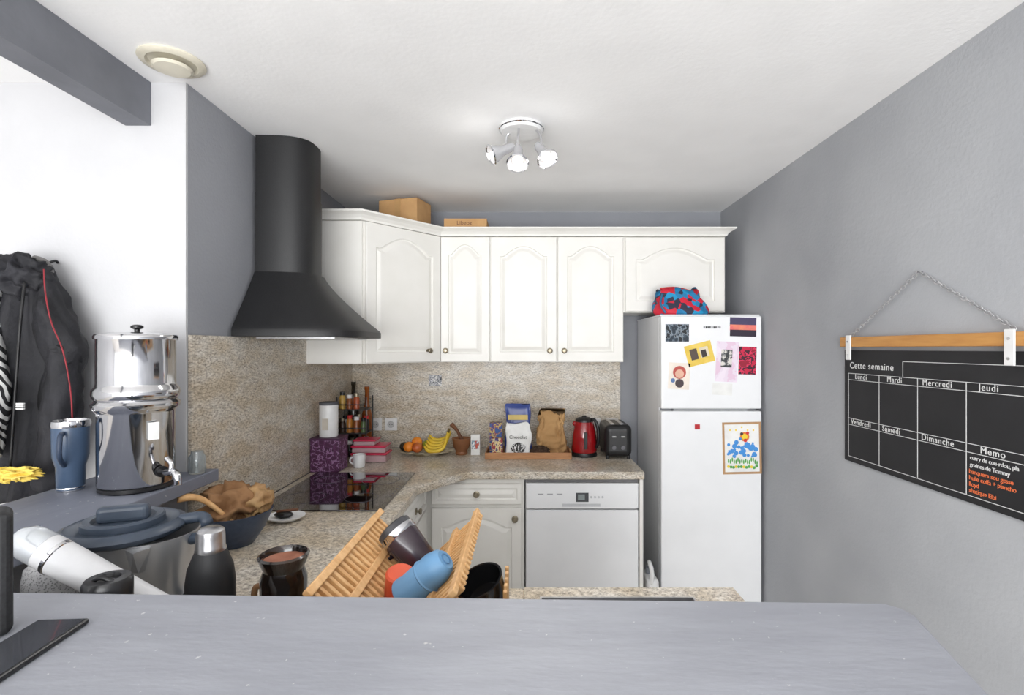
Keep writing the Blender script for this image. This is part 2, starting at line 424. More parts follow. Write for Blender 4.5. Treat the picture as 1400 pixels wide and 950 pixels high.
pic('frame',988,1041,577,648,M('frame_brown',(186,146,104)),-.02,par=dr)
pic('sheet',991,1038,580,645,PW,-.02,y=2.732,par=dr)
cnt=[0]
def dot(px,py,r,m,y=2.7315,ax=1.0):
    cnt[0]+=1; y=y-cnt[0]*.00001
    lathe('paint_dab',[(0,0),(r*y/700,0),(r*y/700,.0006),(0,.0006)],((px-717)*y/700,y,1.56-(py-476)*y/700),m,dr,axis=(0,-1,0),n=12,sy=ax)
BL=M('paint_blue',(70,150,225)); GR=M('paint_green',(90,170,80)); OR=M('paint_orange',(230,130,50)); YE=M('paint_yellow',(245,215,60)); RE=M('paint_red',(210,50,50)); BK=M('paint_dark',(60,40,40))
rr=random.Random(3)
for k in range(38): dot(995+rr.random()*39,604+rr.random()*20,1.2+rr.random()*2.2,BL)
for k in range(16): dot(996+k*2.6,628+rr.random()*5,1.0,GR,ax=3.0)
for k in range(12): dot(996+k*3.5,637+rr.random()*3,2,GR if k%3 else YE)
dot(1018,597,6.5,OR); dot(1018,597,4,YE); dot(1014,593,2.2,BK); dot(1022,592,2.2,RE); dot(1019,602,2.5,RE); dot(1012,600,2,BL)
for k in range(5): dot(998+k*8,588 if k!=2 else 584,1.2,YE)
pic('fridge_magnet',950,957,580,587,M('mag_red',(190,30,40)),0,y=2.732)
e=E('magnet_letters')
for i in range(9): pic('letter',962+i*2.7,963.6+i*2.7,446,449,BLACK,par=e)
bagm=multi('tartan',[(30,150,200),(50,50,70),(210,36,60),(24,120,170),(196,30,50),(40,130,180)],30,kind='voro')
pb=E('fabric_pouch')
rings=[]
for k in range(9):
    t=k/8; z=1.7425+.145*t; wx=.15*(1-.30*t**2); wy=.085*(1-.85*t)+.008
    if k==0: wx*=.92; wy*=.9
    rings.append([(.885+wx*math.copysign(abs(math.cos(a))**.7,math.cos(a))+.01*math.sin(5*a+k)*(t>0)-.03*t, 2.885+wy*math.copysign(abs(math.sin(a))**.7,math.sin(a)), z+.012*math.sin(3*a+1)*t+.008*math.sin(7*a)*t) for a in [2*math.pi*i/40 for i in range(40)]])
loft('pouch_body',rings,bagm,pb)
tube('zip',[(.765,2.885,1.895),(.85,2.88,1.900),(.94,2.885,1.880)],.006,RE,pb)
tube('strap',[(.765,2.84,1.86),(.745,2.80,1.80),(.77,2.79,1.752)],.006,M('strap_blue',(40,110,150)),pb)

jg=E('detergent_bottle')
box('body',.640,.700,2.65,2.80,0,.36,WHITE2,jg,bevel=.02,seg=4)
tube('handle',[(.66,2.66,.34),(.66,2.65,.40),(.66,2.70,.43),(.67,2.76,.40),(.67,2.77,.35)],.011,WHITE2,jg)
cyl('cap',(.67,2.74,.36),.022,.03,M('cap_grey',(150,155,165)),jg)
# ---------------------------------------------------------------- ceiling light
cl=E('ceiling_spotlight')
lx,ly=-.012,2.06
lathe('base',[(0,0),(.088,0),(.088,-.014),(.080,-.024),(0,-.026)],(lx,ly,ZC-.0005),WHITE2,cl)
lathe('base_ring',[(.089,-.008),(.0915,-.011),(.089,-.014),(.086,-.011),(.089,-.008)],(lx,ly,ZC-.001),CHROME,cl)
BULB=M('bulb_glow',(255,246,230),rough=.3,emit=1.2)
HEADM=M('frosted_head',(206,206,209),rough=.22,metal=.4)
heads=[((.064,2.02,2.345),(.36,-.55,-.75)),((-.025,1.99,2.322),(-.02,-.55,-.83)),((-.072,2.07,2.365),(-.84,-.22,-.42))]
for i,(p,d) in enumerate(heads):
    p=Vector(p); d=Vector(d).normalized()
    tube('arm',[(lx+(p.x-lx)*.75,ly+(p.y-ly)*.6,ZC-.02),(p.x,p.y,p.z+.05),tuple(p)],.005,CHROME,cl)
    lathe('head',[(0,-.035),(.014,-.033),(.018,-.015),(.020,.02),(.030,.045),(.040,.07),(.038,.072),(.028,.048),(.0,.046)],p,HEADM,cl,axis=d)
    lathe('rim',[(.039,.066),(.043,.070),(.039,.075),(.036,.070),(.039,.066)],p,CHROME,cl,axis=d)
    lathe('bulb',[(0,.070),(.012,.068),(.019,.060),(.021,.050),(0,.0465)],p,BULB,cl,axis=d)
    if i<2:
        L=bpy.data.lights.new('spot_lamp','SPOT'); L.energy=13; L.shadow_soft_size=.06; L.color=(1,.985,.96); L.spot_size=math.radians(130); L.spot_blend=1
        lo=bpy.data.objects.new('spot_lamp',L); lo.location=p+d*.10; lo.rotation_euler=d.to_track_quat('-Z','Y').to_euler(); COL.objects.link(lo); lo.parent=cl
    L=bpy.data.lights.new('glow_lamp','POINT'); L.energy=.20; L.shadow_soft_size=.03; L.color=(1,.985,.96)
    lo=bpy.data.objects.new('glow_lamp',L); lo.location=p+d*.13; COL.objects.link(lo); lo.parent=cl
# ceiling vent
vt=E('ceiling_vent')
VM=M('vent_cream',(224,218,200),rough=.4)
vx,vy=-1.09,1.585
lathe('flange',[(.0,0),(.090,0),(.091,-.005),(.086,-.010),(.070,-.012),(.064,-.004),(0,-.004)],(vx,vy,ZC-.0005),VM,vt,n=64)
lathe('disc',[(0,-.006),(.02,-.006),(.02,-.016),(.048,-.016),(.055,-.021),(.048,-.028),(.0,-.031)],(vx,vy,ZC-.0005),VM,vt,n=64)

# ---------------------------------------------------------------- chalkboard
cb=E('chalkboard_planner')
W=XR
CK=M('chalk_white',(222,222,222),rough=.9); CO=M('chalk_orange',(230,116,68),rough=.9)
BRD=M('blackboard',(24,24,27),(32,32,35),scale=5,rough=.75)
box('board',W-.008,W-.002,1.262,2.038,1.118,1.552,BRD,cb)
BAT=M('batten_wood',(200,146,80),(184,128,66),scale=8,rough=.5,stretch=(8,1,8))
box('batten',W-.024,W-.003,1.24,2.045,1.565,1.603,BAT,cb,bevel=.003)
for y in (1.985,1.325):
    box('clip',W-.030,W-.0245,y-.015,y+.015,1.515,1.610,WHITE2,cb,bevel=.006,seg=3)
    cyl('clip_screw',(W-.030,y,1.585),.004,.002,STEEL,cb,axis=(-1,0,0),n=12)
    cyl('clip_screw',(W-.030,y,1.533),.004,.002,STEEL,cb,axis=(-1,0,0),n=12)
CHN=M('chain_metal',(200,200,202),(180,180,182),rough=.3,metal=.6)
def chain(a,b):
    a=Vector(a);b=Vector(b);n=26
    for i in range(n):
        p=a.lerp(b,(i+.5)/n); t=(b-a).normalized(); s=(Vector((1,0,.0))+t.cross(Vector((1,0,0)))).normalized() if i%2 else (t.cross(Vector((1,0,0)))-Vector((1,0,0))*.6).normalized()
        pts=[p+t*.0105*math.cos(2*math.pi*k/10)+s*.0055*math.sin(2*math.pi*k/10) for k in range(11)]
        tube('chain_link',pts,.0014,CHN,cb,n=5,smoothp=False)
chain((W-.013,1.985,1.61),(W-.011,1.650,1.806)); chain((W-.013,1.325,1.61),(W-.011,1.648,1.806))
cyl('nail',(W-.001,1.649,1.806),.003,.02,STEEL,cb,axis=(-1,0,0),n=10)
def line(y0,z0,y1,z1,w=.0018):
    if abs(y0-y1)<1e-6: box('chalk_line',W-.0088,W-.008,y0-w/2,y0+w/2,min(z0,z1),max(z0,z1),CK,cb)
    else: box('chalk_line',W-.0088,W-.008,min(y0,y1),max(y0,y1),z0-w/2,z0+w/2,CK,cb)
def bt(s,y,z,size,mat=CK,sp=1.15,ext=.0004):
    text(s,size,Matrix.Translation((W-.0086,y,z))@Matrix.Rotation(-rz,4,'Z')@Matrix.Rotation(rz,4,'X'),mat,cb,sp=sp,ext=ext)
ys=[2.014,1.84,1.66,1.477,1.30]
line(2.014,1.462,1.30,1.462)
line(2.014,1.437,1.30,1.437)
line(2.014,1.287,1.30,1.287); line(2.014,1.262,1.30,1.262); line(2.014,1.138,1.30,1.138)
for y in ys: line(y,1.138,y,1.462)
line(1.725,1.515,1.30,1.515); line(1.725,1.462,1.725,1.515); line(1.30,1.462,1.30,1.515)
bt('Cette semaine',2.005,1.482,.035)
for s,y in zip(['Lundi','Mardi','Mercredi','Jeudi'],ys): bt(s,y-.04 if len(s)<8 else y-.02,1.442,.027)
for s,y in zip(['Vendredi','Samedi','Dimanche','Memo'],ys): bt(s,y-.045 if len(s)<6 else y-.016,1.267,.027)
for i,s in enumerate(['curry de cou-rdou, pla','graines de Tommy']): bt(s,1.465,1.243-i*.020,.017,sp=.95)
for i,s in enumerate(['banquera sou gesse','huile coffa + plancho','lloyd','shatique Elbi']): bt(s,1.468,1.203-i*.018,.018,CO,sp=.95)

# ---------------------------------------------------------------- sockets
def socket(x,z):
    e=E('wall_socket')
    box('plate',x-.04,x+.04,YB-.023,YB-.0125,z-.04,z+.04,WHITE2,e,bevel=.004)
    lathe('well',[(.020,.0),(.022,.003),(.020,.003),(.018,-.0),(0,.0)],(x,YB-.0235,z),M('socket_grey',(195,195,195)),e,axis=(0,-1,0))
    for d in (-.008,.008): cyl('hole',(x+d,YB-.0236,z),.003,.001,BLACK,e,axis=(0,-1,0),n=10)
for x in (-.968,-.868): socket(x,1.065)
for x in (.455,.57): socket(x,1.062)
st=E('wall_sticker')
box('sheet',-.62,-.54,YB-.0145,YB-.0125,1.315,1.385,multi('sticker',[(70,75,85),(230,230,235),(110,115,125),(240,240,240)],60),st)

# ---------------------------------------------------------------- back counter items
Z=.912
ca=E('decorative_tin')
box('tin',-1.118,-.965,2.665,2.80,Z+.0005,1.085,multi('purple_pat',[(70,28,62),(92,40,84),(60,24,54),(150,110,150),(84,34,76),(70,28,62)],34,detail=4),ca,bevel=.006)
box('tin_lid',-1.12,-.963,2.663,2.802,1.078,1.09,M('purple',(70,30,66)),ca,bevel=.003)
pk=E('storage_canister')
lathe('canister',[(0,0),(.046,0),(.048,.004),(.048,.165),(.046,.170)],(-1.045,2.735,1.0905),WHITE2,pk)
lathe('lid',[(0,.169),(.049,.169),(.049,.18),(.045,.183),(0,.183)],(-1.045,2.735,1.0905),M('lid_grey',(90,92,98)),pk)
box('label',-1.062,-1.03,2.686,2.6875,1.13,1.19,M('label_tan',(206,198,186)),pk)
sr=E('spice_rack')
WR=M('rack_wire',(60,60,62),rough=.4)
ry=3.04
for z in (.9135,1.05,1.19):
    box('tier',-1.115,-.94,ry,ry+.13,z,z+.006,WR,sr)
    tube('rail',[(-1.115,ry-.003,z+.035),(-.94,ry-.003,z+.035)],.003,WR,sr)
for x in (-1.113,-.94):
    for y in (ry,ry+.13): tube('post',[(x,y,.913),(x,y,1.27)],.004,WR,sr)
cs=[(176,84,48),(70,46,30),(210,170,80),(80,100,60),(225,220,210),(150,84,44),(44,40,38),(196,130,56)]
k=0
for zi,z in enumerate((.9205,1.0565,1.1965)):
    for i in range(4 if zi<2 else 3):
        for j in range(2 if zi<2 else 1):
            x=-1.09+i*.042; y=ry+.028+j*.05; c=cs[(k*3+zi)%8]; k+=1
            h=.075+.02*((k*7)%3)/2
            mm=M('spice%d'%((k*3+zi)%8),c,rough=.25)
            lathe('jar',[(0,0),(.018,0),(.018,h*.75),(.013,h*.85),(.013,h),(0,h)],(x,y,z),mm,sr,n=16)
            cyl('jar_cap',(x,y,z+h*.87),.0155,.02,[BLACK,RE,BLACK,WHITE2,BRASS][k%5],sr,n=16)
bo=E('oil_bottle')
lathe('bottle',[(0,0),(.03,0),(.033,.01),(.033,.25),(.014,.33),(.012,.41),(.015,.415),(.015,.435),(0,.435)],(-1.085,3.25,Z+.0005),M('bottle_dark',(40,34,24),rough=.1),bo)
bo=E('oil_bottle')
lathe('bottle',[(0,0),(.03,0),(.033,.01),(.033,.22),(.014,.30),(.012,.38),(.015,.385),(.015,.405),(0,.405)],(-1.00,3.25,Z+.0005),M('bottle_amber',(150,80,30),rough=.1),bo)
fc=E('food_container')
PINK=M('container_pink',(206,50,84),rough=.25); CLR=M('container_clear',(222,186,192),rough=.2,trans=.3)
z=Z+.0005
for i,(w,h,m) in enumerate([(.10,.04,CLR),(.105,.012,PINK),(.095,.030,CLR),(.10,.012,PINK),(.06,.022,CLR),(.065,.009,PINK)]):
    dx=.0 if i<4 else -.025
    box('tub' if i%2==0 else 'lid',-.885-w+dx,-.885+w+dx,2.895+(.004*(i%3)),3.025,z,z+h,m,fc,bevel=.006); z+=h+.0003
wm=E('coffee_mug')
lathe('cup',[(0,0),(.026,0),(.030,.005),(.033,.07),(.030,.07),(.027,.01),(0,.008)],(-.90,2.79,Z+.0005),WHITE,wm)
tube('handle',[(-.931,2.79,.967),(-.947,2.79,.96),(-.949,2.79,.94),(-.930,2.79,.928)],.004,WHITE,wm)
fp=E('fruit_platter')
lathe('platter',[(0,0),(.09,0),(.10,.006),(.165,.022),(.168,.026),(.10,.012),(0,.008)],(-.60,3.13,Z+.0005),M('platter',(226,218,196),(150,130,90),scale=30,rough=.3),fp,sy=.62)
BAN=M('banana',(238,200,60),(218,186,60),scale=20,rough=.5); BT=M('banana_tip',(100,80,40))
for i in range(5):
    y=3.065+i*.022; 
    x0=-.565+.004*i; zz=.945+.013*i
    tube('banana',[(x0-.035,y,zz+.030),(x0-.01,y-.008,zz+.004),(x0+.04,y-.008,zz),(x0+.085,y,zz+.028),(x0+.098,3.11,1.055)],.014,BAN,fp,rs=[.004,.0125,.0145,.010,.004],n=6)
tube('banana_stem',[(-.463,3.11,1.048),(-.458,3.11,1.072)],.008,BT,fp)
ORG=M('orange',(232,130,30),(240,150,50),scale=50,rough=.5); APR=M('apple_red',(170,40,30),(210,130,60),scale=10,rough=.3); APG=M('lime',(150,160,50)); AVO=M('avocado',(50,46,30),bump=.5,bscale=80,rough=.5)
for p,r,m in [((-.70,3.10),.033,ORG),((-.645,3.08),.033,APR),((-.66,3.15),.033,ORG),((-.60,3.16),.032,APG),((-.738,3.14),.028,AVO)]:
    blob('fruit',(p[0],p[1],Z+.018+r),(r,r,r*.93),.03,1,m,fp,int(r*1000),3)
blob('fruit',(-.655,3.12,Z+.078),(.032,.032,.03),.03,1,ORG,fp,5,3)
mo=E('mortar_and_pestle')
lathe('mortar',[(0,0),(.034,0),(.038,.01),(.034,.02),(.050,.05),(.057,.095),(.058,.10),(.050,.10),(.042,.05),(0,.03)],(-.385,3.13,Z+.0005),M('mortar_wood',(150,98,62),(122,78,48),scale=14),mo)
tube('pestle',[(-.375,3.13,.97),(-.405,3.12,1.05),(-.445,3.11,1.10)],.01,DWOOD,mo,rs=[.014,.009,.015])
sj=E('salt_box')
box('carton',-.325,-.270,3.10,3.14,Z+.0005,1.035,PW,sj,bevel=.002)
box('print',-.32,-.275,3.0985,3.1,.95,1.0,multi('saltp',[(230,230,230),(120,150,170),(200,90,70)],60),sj)
ty=E('wooden_tray')
box('base',-.222,.268,2.985,3.17,Z+.0005,.92,WOOD,ty)
for a,b,c,d in [(-.222,.268,2.977,2.985),(-.222,.268,3.17,3.178),(-.23,-.222,2.977,3.178),(.268,.275,2.977,3.178)]:
    box('side',a,b,c,d,Z+.0005,.952,WOOD,ty,bevel=.002)
tb=E('tea_box'); box('carton',-.21,-.135,3.08,3.13,.9205,1.11,multi('teab',[(60,90,150),(150,80,90),(200,180,110),(90,60,120),(60,90,150)],34),tb,bevel=.002)
tb=E('tea_box'); box('carton',-.195,-.128,3.01,3.055,.9205,1.03,multi('teab2',[(150,50,60),(220,200,150),(80,60,120)],44),tb,bevel=.002)
def pouch(name,x,y,z0,w,d,h,mat,top=.6,seed=0,cr=0):
    e=E(name); rings=[]
    NK=13 if not cr else 26
    for k in range(NK):
        t=k/(NK-1); ww=w*(1-.10*t+.06*math.sin(t*7+seed)); dd=d*(1-t**2*.9)+.003
        ring=[]
        for i in range(48):
            a=2*math.pi*i/48
            n1=noise.noise(Vector((3*math.cos(a),3*math.sin(a),t*5+seed)))
            n2=abs(noise.noise(Vector((4*math.cos(a)+seed,4*math.sin(a),t*6))))
            ring.append((x+ww/2*math.copysign(abs(math.cos(a))**.6,math.cos(a))*(1-cr*n2*.5)+.004*math.sin(9*t+seed)+cr*.02*n1*t,
              y+dd/2*math.copysign(abs(math.sin(a))**.6,math.sin(a))*(1-cr*n2*1.4)+.004*n1,
              z0+h*t+((.010+cr*.012)*math.cos(3*a+seed)+cr*.010*math.sin(7*a) if k==NK-1 else 0)))
        rings.append(ring)
    loft('bag',rings,mat,e); return e
e=pouch('chocolate_bag',-.04,3.105,.9205,.16,.05,.295,M('bag_blue',(40,60,130),(60,80,150),scale=8,rough=.3),seed=1)
box('band',-.10,.02,3.075,3.0785,1.13,1.16,M('bag_gold',(216,190,110)),e)
e=pouch('flour_bag',-.035,3.03,.9205,.155,.05,.195,PW,seed=3)
blob('print',(-.035,3.001,.975),(.04,.004,.03),.4,3,multi('fl',[(40,40,40),(230,230,230),(60,60,60)],60),e,2,3)
text('Chocolat',.028,Matrix.Translation((-.09,2.998,1.03))@Matrix.Rotation(rz,4,'X'),BLACK,e)
KR2=M('kraft2',(196,156,106),(170,130,84),scale=6,rough=.85,bump=.5,bscale=16)
e=pouch('paper_bag',.160,3.105,.9205,.185,.085,.245,KR2,seed=6,cr=1)
e=E('brown_brush')
blob('bristles',(.09,3.010,.953),(.055,.020,.032),.35,7,M('bristle',(84,62,46),(60,42,30),scale=120,rough=.9,bump=1,bscale=150),e,4,4,flat=.9206)
kt=E('electric_kettle'); kx,ky=.362,3.1
lathe('base',[(0,0),(.076,0),(.078,.006),(.074,.022),(0,.024)],(kx,ky,Z+.0005),BLACK,kt)
lathe('body',[(0,.025),(.074,.025),(.078,.035),(.072,.12),(.058,.195),(.054,.205)],(kx,ky,Z),RED,kt)
lathe('lid',[(.055,.205),(.053,.218),(.035,.230),(.015,.232),(.012,.240),(0,.242)],(kx,ky,Z),BLACK,kt)
tube('handle',[(kx+.040,ky-.03,Z+.222),(kx+.060,ky-.05,Z+.215),(kx+.076,ky-.06,Z+.16),(kx+.074,ky-.055,Z+.08),(kx+.060,ky-.035,Z+.05)],.010,BLACK,kt)
box('window',kx-.010,kx+.010,ky-.079,ky-.068,Z+.05,Z+.15,BLACK,kt,bevel=.003)
tube('spout',[(kx-.045,ky,Z+.185),(kx-.068,ky,Z+.20)],.018,RED,kt,rs=[.022,.010])
to=E('toaster')
box('body',.47,.63,2.98,3.25,Z+.012,Z+.20,BLACK,to,bevel=.035,seg=5)
for x in (.487,.61): 
    for y in (3.0,3.22): cyl('foot',(x,y,Z+.0005),.01,.02,BLACK,to,n=12)
for x in (.51,.565): box('slot',x,x+.02,3.02,3.21,Z+.196,Z+.2015,STEELB,to)
for x in (.508,.560): box('lever',x,x+.026,2.965,2.985,Z+.13,Z+.138,STEELB,to,bevel=.003)
for x in (.521,.573): cyl('dial',(x,2.981,Z+.07),.012,.010,M('dial_grey',(90,90,94),metal=.6,rough=.3),to,axis=(0,-1,0),n=20)

# ---------------------------------------------------------------- shelf items
SZ=1.1475
wf=E('water_filter'); fx,fy=-1.150,1.52
q=.88
def sc(pr): return [(r*q,z) for r,z in pr]
lathe('base_ring',sc([(0,0),(.100,0),(.106,.004),(.106,.014),(0,.015)]),(fx,fy,SZ),BLACK,wf)
lathe('lower_chamber',sc([(0,.0152),(.104,.0152),(.108,.02),(.108,.225),(.113,.232),(.121,.240),(.123,.252),(.113,.262)]),(fx,fy,SZ),STEEL,wf,n=64)
lathe('upper_chamber',sc([(.111,.262),(.119,.268),(.122,.280),(.121,.292),(.112,.302),(.110,.31),(.110,.438),(.113,.442)]),(fx,fy,SZ),STEEL,wf,n=64)
lathe('lid',sc([(.116,.438),(.117,.446),(.113,.452),(.08,.458),(0,.461)]),(fx,fy,SZ),STEEL,wf,n=64)
lathe('lid_knob',[(0,.460),(.007,.461),(.007,.468),(.016,.472),(.016,.478),(.010,.482),(0,.483)],(fx,fy,SZ),BLACK,wf,n=24)
tube('tap_stem',[(fx+.088,fy-.030,SZ+.055),(fx+.120,fy-.046,SZ+.055),(fx+.150,fy-.060,SZ+.056)],.009,CHROME,wf)
cyl('tap_nut',(fx+.092,fy-.032,SZ+.055),.016,.012,BLACK,wf,axis=(1,-.45,0))
tube('tap_spout',[(fx+.147,fy-.058,SZ+.062),(fx+.165,fy-.068,SZ+.050),(fx+.168,fy-.070,SZ+.025)],.010,CHROME,wf)
tube('tap_lever',[(fx+.140,fy-.056,SZ+.06),(fx+.140,fy-.056,SZ+.082),(fx+.122,fy-.048,SZ+.096)],.006,CHROME,wf,rs=[.009,.006,.008])
box('label',fx+.072,fx+.100,fy-.052,fy-.050,SZ+.15,SZ+.20,PW,wf,R=Matrix.Rotation(.98,3,'Z'))
gj=E('glass_jar')
lathe('jar',[(0,0),(.022,0),(.025,.004),(.025,.055),(.018,.066),(.018,.074),(.016,.074),(.016,.066),(.022,.055),(.022,.006),(0,.005)],(-1.08,1.69,SZ),M('jar_glass',(225,232,235),rough=.05,trans=.85),gj)
tm=E('travel_tumbler'); tx,tyy=-1.320,1.49; q=.86
lathe('body',sc([(0,.002),(.036,.002),(.038,.006),(.040,.07),(.049,.100),(.051,.185),(.050,.190)]),(tx,tyy,SZ),TUMB,tm)
lathe('foot',sc([(0,0),(.037,0),(.0385,.012),(.037,.014),(0,.015)]),(tx,tyy,SZ),STEEL,tm)
lathe('lid',sc([(.052,.185),(.054,.192),(.052,.203),(.048,.204),(.046,.196),(0,.196)]),(tx,tyy,SZ),STEEL,tm)
tube('handle',[(tx+.010,tyy-.038,SZ+.17),(tx+.032,tyy-.070,SZ+.165),(tx+.032,tyy-.072,SZ+.11),(tx+.010,tyy-.032,SZ+.078)],.0065,M('tumbler_dark',(46,60,82)),tm)

ph=E('smartphone')
RP=Matrix.Rotation(math.radians(3),3,'Z')
box('case',-.722,-.648,.612,.767,1.1475,1.156,BLACK,ph,bevel=.0035,seg=3,R=RP)
box('screen',-.718,-.652,.617,.762,1.1558,1.1566,M('screen_grey',(66,68,74),(74,76,82),rough=.08,coat=1),ph,R=RP)
sp=E('portable_speaker')
R45=Matrix.Rotation(math.radians(45),3,'Z')
box('body',-.824,-.744,.699,.759,1.1475,1.325,M('speaker_black',(20,20,22),(34,34,36),scale=200,rough=.6),sp,bevel=.012,seg=4,R=R45)

# ---------------------------------------------------------------- peninsula items
bw=E('mixing_bowl')
BLB=M('bowl_blue',(44,58,80),(54,68,90),scale=60,rough=.35)
lathe('bowl',[(0,0),(.06,0),(.065,.006),(.095,.05),(.118,.105),(.120,.11),(.114,.11),(.090,.055),(.06,.012),(0,.01)],(-.965,1.70,Z+.0005),BLB,bw)
blob('paper_bag',(-.985,1.72,Z+.11),(.092,.078,.078),.45,1.5,PAPER,bw,9,5,ridged=True)
blob('paper_bag_small',(-.905,1.73,Z+.13),(.045,.05,.05),.5,1.8,M('bread',(190,154,106),(154,114,74)),bw,5,4,ridged=True)
tube('wooden_spoon',[(-.94,1.66,Z+.08),(-1.02,1.62,Z+.17),(-1.07,1.58,Z+.185)],.008,BAMB,bw,rs=[.006,.009,.014])
sr2=E('spoon_rest')
lathe('dish',[(0,0),(.035,0),(.06,.014),(.062,.018),(.055,.014),(0,.006)],(-.90,1.93,Z+.0005),WHITE,sr2,sx=1.15)
blob('sponge',(-.905,1.925,Z+.022),(.035,.02,.012),.2,3,BLACK,sr2,2,3)
tube('spoon',[(-.93,1.92,Z+.035),(-.86,1.95,Z+.035)],.005,DWOOD,sr2)

fo=E('food_processor'); jx,jy=-.862,1.18
box('base',jx-.08,jx+.11,jy-.085,jy+.12,Z+.0005,.975,WHITE2,fo,bevel=.02,seg=4)
lathe('steel_jug',[(0,.9755),(.070,.9755),(.074,.985),(.098,1.13),(.100,1.138),(.096,1.138)],(jx,jy,0),JUGM,fo,n=48)
lathe('lid_outer',[(0,1.136),(.10,1.136),(.118,1.146),(.122,1.154),(.118,1.162),(.105,1.168),(.098,1.163),(0,1.163)],(jx-.045,jy-.02,0),SLATE,fo,n=64)
lathe('lid_inner',[(.0,1.163),(.078,1.163),(.078,1.176),(.073,1.180),(.060,1.178),(.055,1.170),(0,1.170)],(jx-.045,jy-.02,0),SLATE,fo,n=48)
box('lid_grip',jx-.095,jx+.005,jy-.035,jy-.005,1.168,1.205,SLATE,fo,bevel=.010,seg=3,R=Matrix.Rotation(.35,3,'Z'))
tube('lid_arm',[(jx+.055,jy+.02,1.158),(jx+.10,jy+.03,1.162),(jx+.125,jy+.01,1.152)],.013,SLATE,fo)
tube('jug_handle',[(jx+.093,jy,1.12),(jx+.13,jy-.01,1.125),(jx+.145,jy-.015,1.08),(jx+.13,jy-.01,1.0),(jx+.08,jy,.985)],.014,SLATE,fo,rs=[.012,.015,.015,.014,.012])
loft('spout',[[(jx+.01,jy-.092,1.132),(jx+.06,jy-.08,1.132),(jx+.055,jy-.125,1.136)],[(jx+.02,jy-.085,1.08),(jx+.045,jy-.078,1.08),(jx+.038,jy-.088,1.08)]],JUGM,fo,smooth=False)
gs=E('mesh_speaker')
lathe('body',[(0,0),(.042,0),(.046,.006),(.046,.17),(.042,.195),(.028,.208),(0,.212)],(-.985,1.065,Z+.0005),M('mesh_grey',(120,120,122),(186,186,188),scale=260,rough=.8,voro=True,lo=.2,hi=.5),gs)
hv=E('handheld_vacuum')
d=Vector((.447,0,-.237)).normalized()
p0=Vector((-.935,.972,1.190))
lathe('body',[(0,.0),(.026,.001),(.031,.01),(.032,.05),(.030,.16),(.028,.34),(.024,.42),(0,.425)],p0,M('vacuum_white',(214,214,216),(222,222,224),rough=.35),hv,axis=d)
lathe('clear_end',[(0,-.03),(.018,-.028),(.030,-.012),(.0315,.003),(.032,.03),(0,.03)],p0,M('clear_plastic',(214,218,222),rough=.1,metal=.4),hv,axis=d)
lathe('ring',[(.0315,.050),(.0335,.052),(.0335,.058),(.0315,.060)],p0,CHROME,hv,axis=d)
bj=E('black_flask')
lathe('body',[(0,0),(.034,0),(.036,.004),(.036,.19),(.032,.205)],(-.735,.903,Z+.0005),BLACK,bj)
lathe('cap',[(.032,.20),(.037,.204),(.037,.236),(.033,.243),(.020,.244),(.018,.238),(0,.238)],(-.735,.903,Z+.0005),M('cap_black',(34,34,36),rough=.3),bj)
tube('loop',[(-.760,.895,Z+.236),(-.735,.888,Z+.250),(-.710,.895,Z+.236)],.004,BLACK,bj)
wb=E('insulated_bottle')
MB=M('matte_black',(22,23,26),(30,31,34),scale=10,rough=.55)
lathe('body',[(0,0),(.043,0),(.047,.006),(.047,.155),(.043,.185),(.033,.212),(.028,.222)],(-.665,1.085,Z+.0005),MB,wb,n=48)
lathe('cap',[(.0285,.218),(.030,.222),(.028,.228),(.0275,.252),(.026,.262),(.018,.268),(0,.269)],(-.665,1.085,Z+.0005),STEELB,wb,n=40)
cp=E('ceramic_pot')
GL=M('glaze_black',(26,20,18),(70,46,32),scale=9,rough=.15,coat=.5,lo=.5,hi=.75)
px_,py_=-.545,1.16
lathe('pot',[(0,0),(.043,0),(.048,.01),(.050,.13),(.043,.150),(.052,.172),(.055,.180),(.050,.184),(.046,.176),(.042,.150)],(px_,py_,Z+.0005),GL,cp)
lathe('pot_inside',[(.0455,.170),(0,.164)],(px_,py_,Z+.0005),M('terracotta',(166,112,90),(130,80,60),rough=.6),cp)
tube('handle',[(px_-.046,py_-.01,Z+.115),(px_-.060,py_-.01,Z+.108),(px_-.061,py_-.01,Z+.07),(px_-.046,py_-.01,Z+.05)],.007,M('glaze_tan',(150,112,80),rough=.3),cp)

dk=E('bamboo_dish_rack')
def slat(a,b,y,w=.010,h=.014):
    a=Vector((a[0],y,a[1])); b=Vector((b[0],y,b[1])); t=(b-a).normalized(); n=Vector((-t.z,0,t.x))
    bm=bmesh.new(); vs=[]
    for p in (a,b):
        for sy,sn in ((-1,-1),(1,-1),(1,1),(-1,1)): vs.append(bm.verts.new(p+Vector((0,sy*w/2,0))+n*sn*h/2))
    for f in [(0,1,2,3),(4,7,6,5),(0,4,5,1),(1,5,6,2),(2,6,7,3),(3,7,4,0)]: bm.faces.new([vs[i] for i in f])
    finish('slat',bm,BAMB,dk,bevel=.001,seg=1)
N=19
for i in range(N):
    y=.925+i*.0225
    slat((-.395,1.125),(-.165,.920),y)
    slat((-.113,1.125),(-.335,.920),y+.0112)
def rail(x,z,dx=0): box('rail',x-.008,x+.008,.90,1.365,z-.006,z+.006,BAMB,dk,bevel=.002,R=Matrix.Rotation(dx,3,'Y'))
rail(-.382,1.126,.73); rail(-.330,1.079,.73); rail(-.127,1.126,-.73); rail(-.182,1.074,-.73); rail(-.165,.9195); rail(-.335,.9195)
mg=E('travel_mug')
c=Vector((-.268,1.21,1.085)); ax=Vector((.55,-.25,-.50)).normalized()
PUR=M('mug_plum',(46,35,44),(54,43,52),rough=.25,coat=.3)
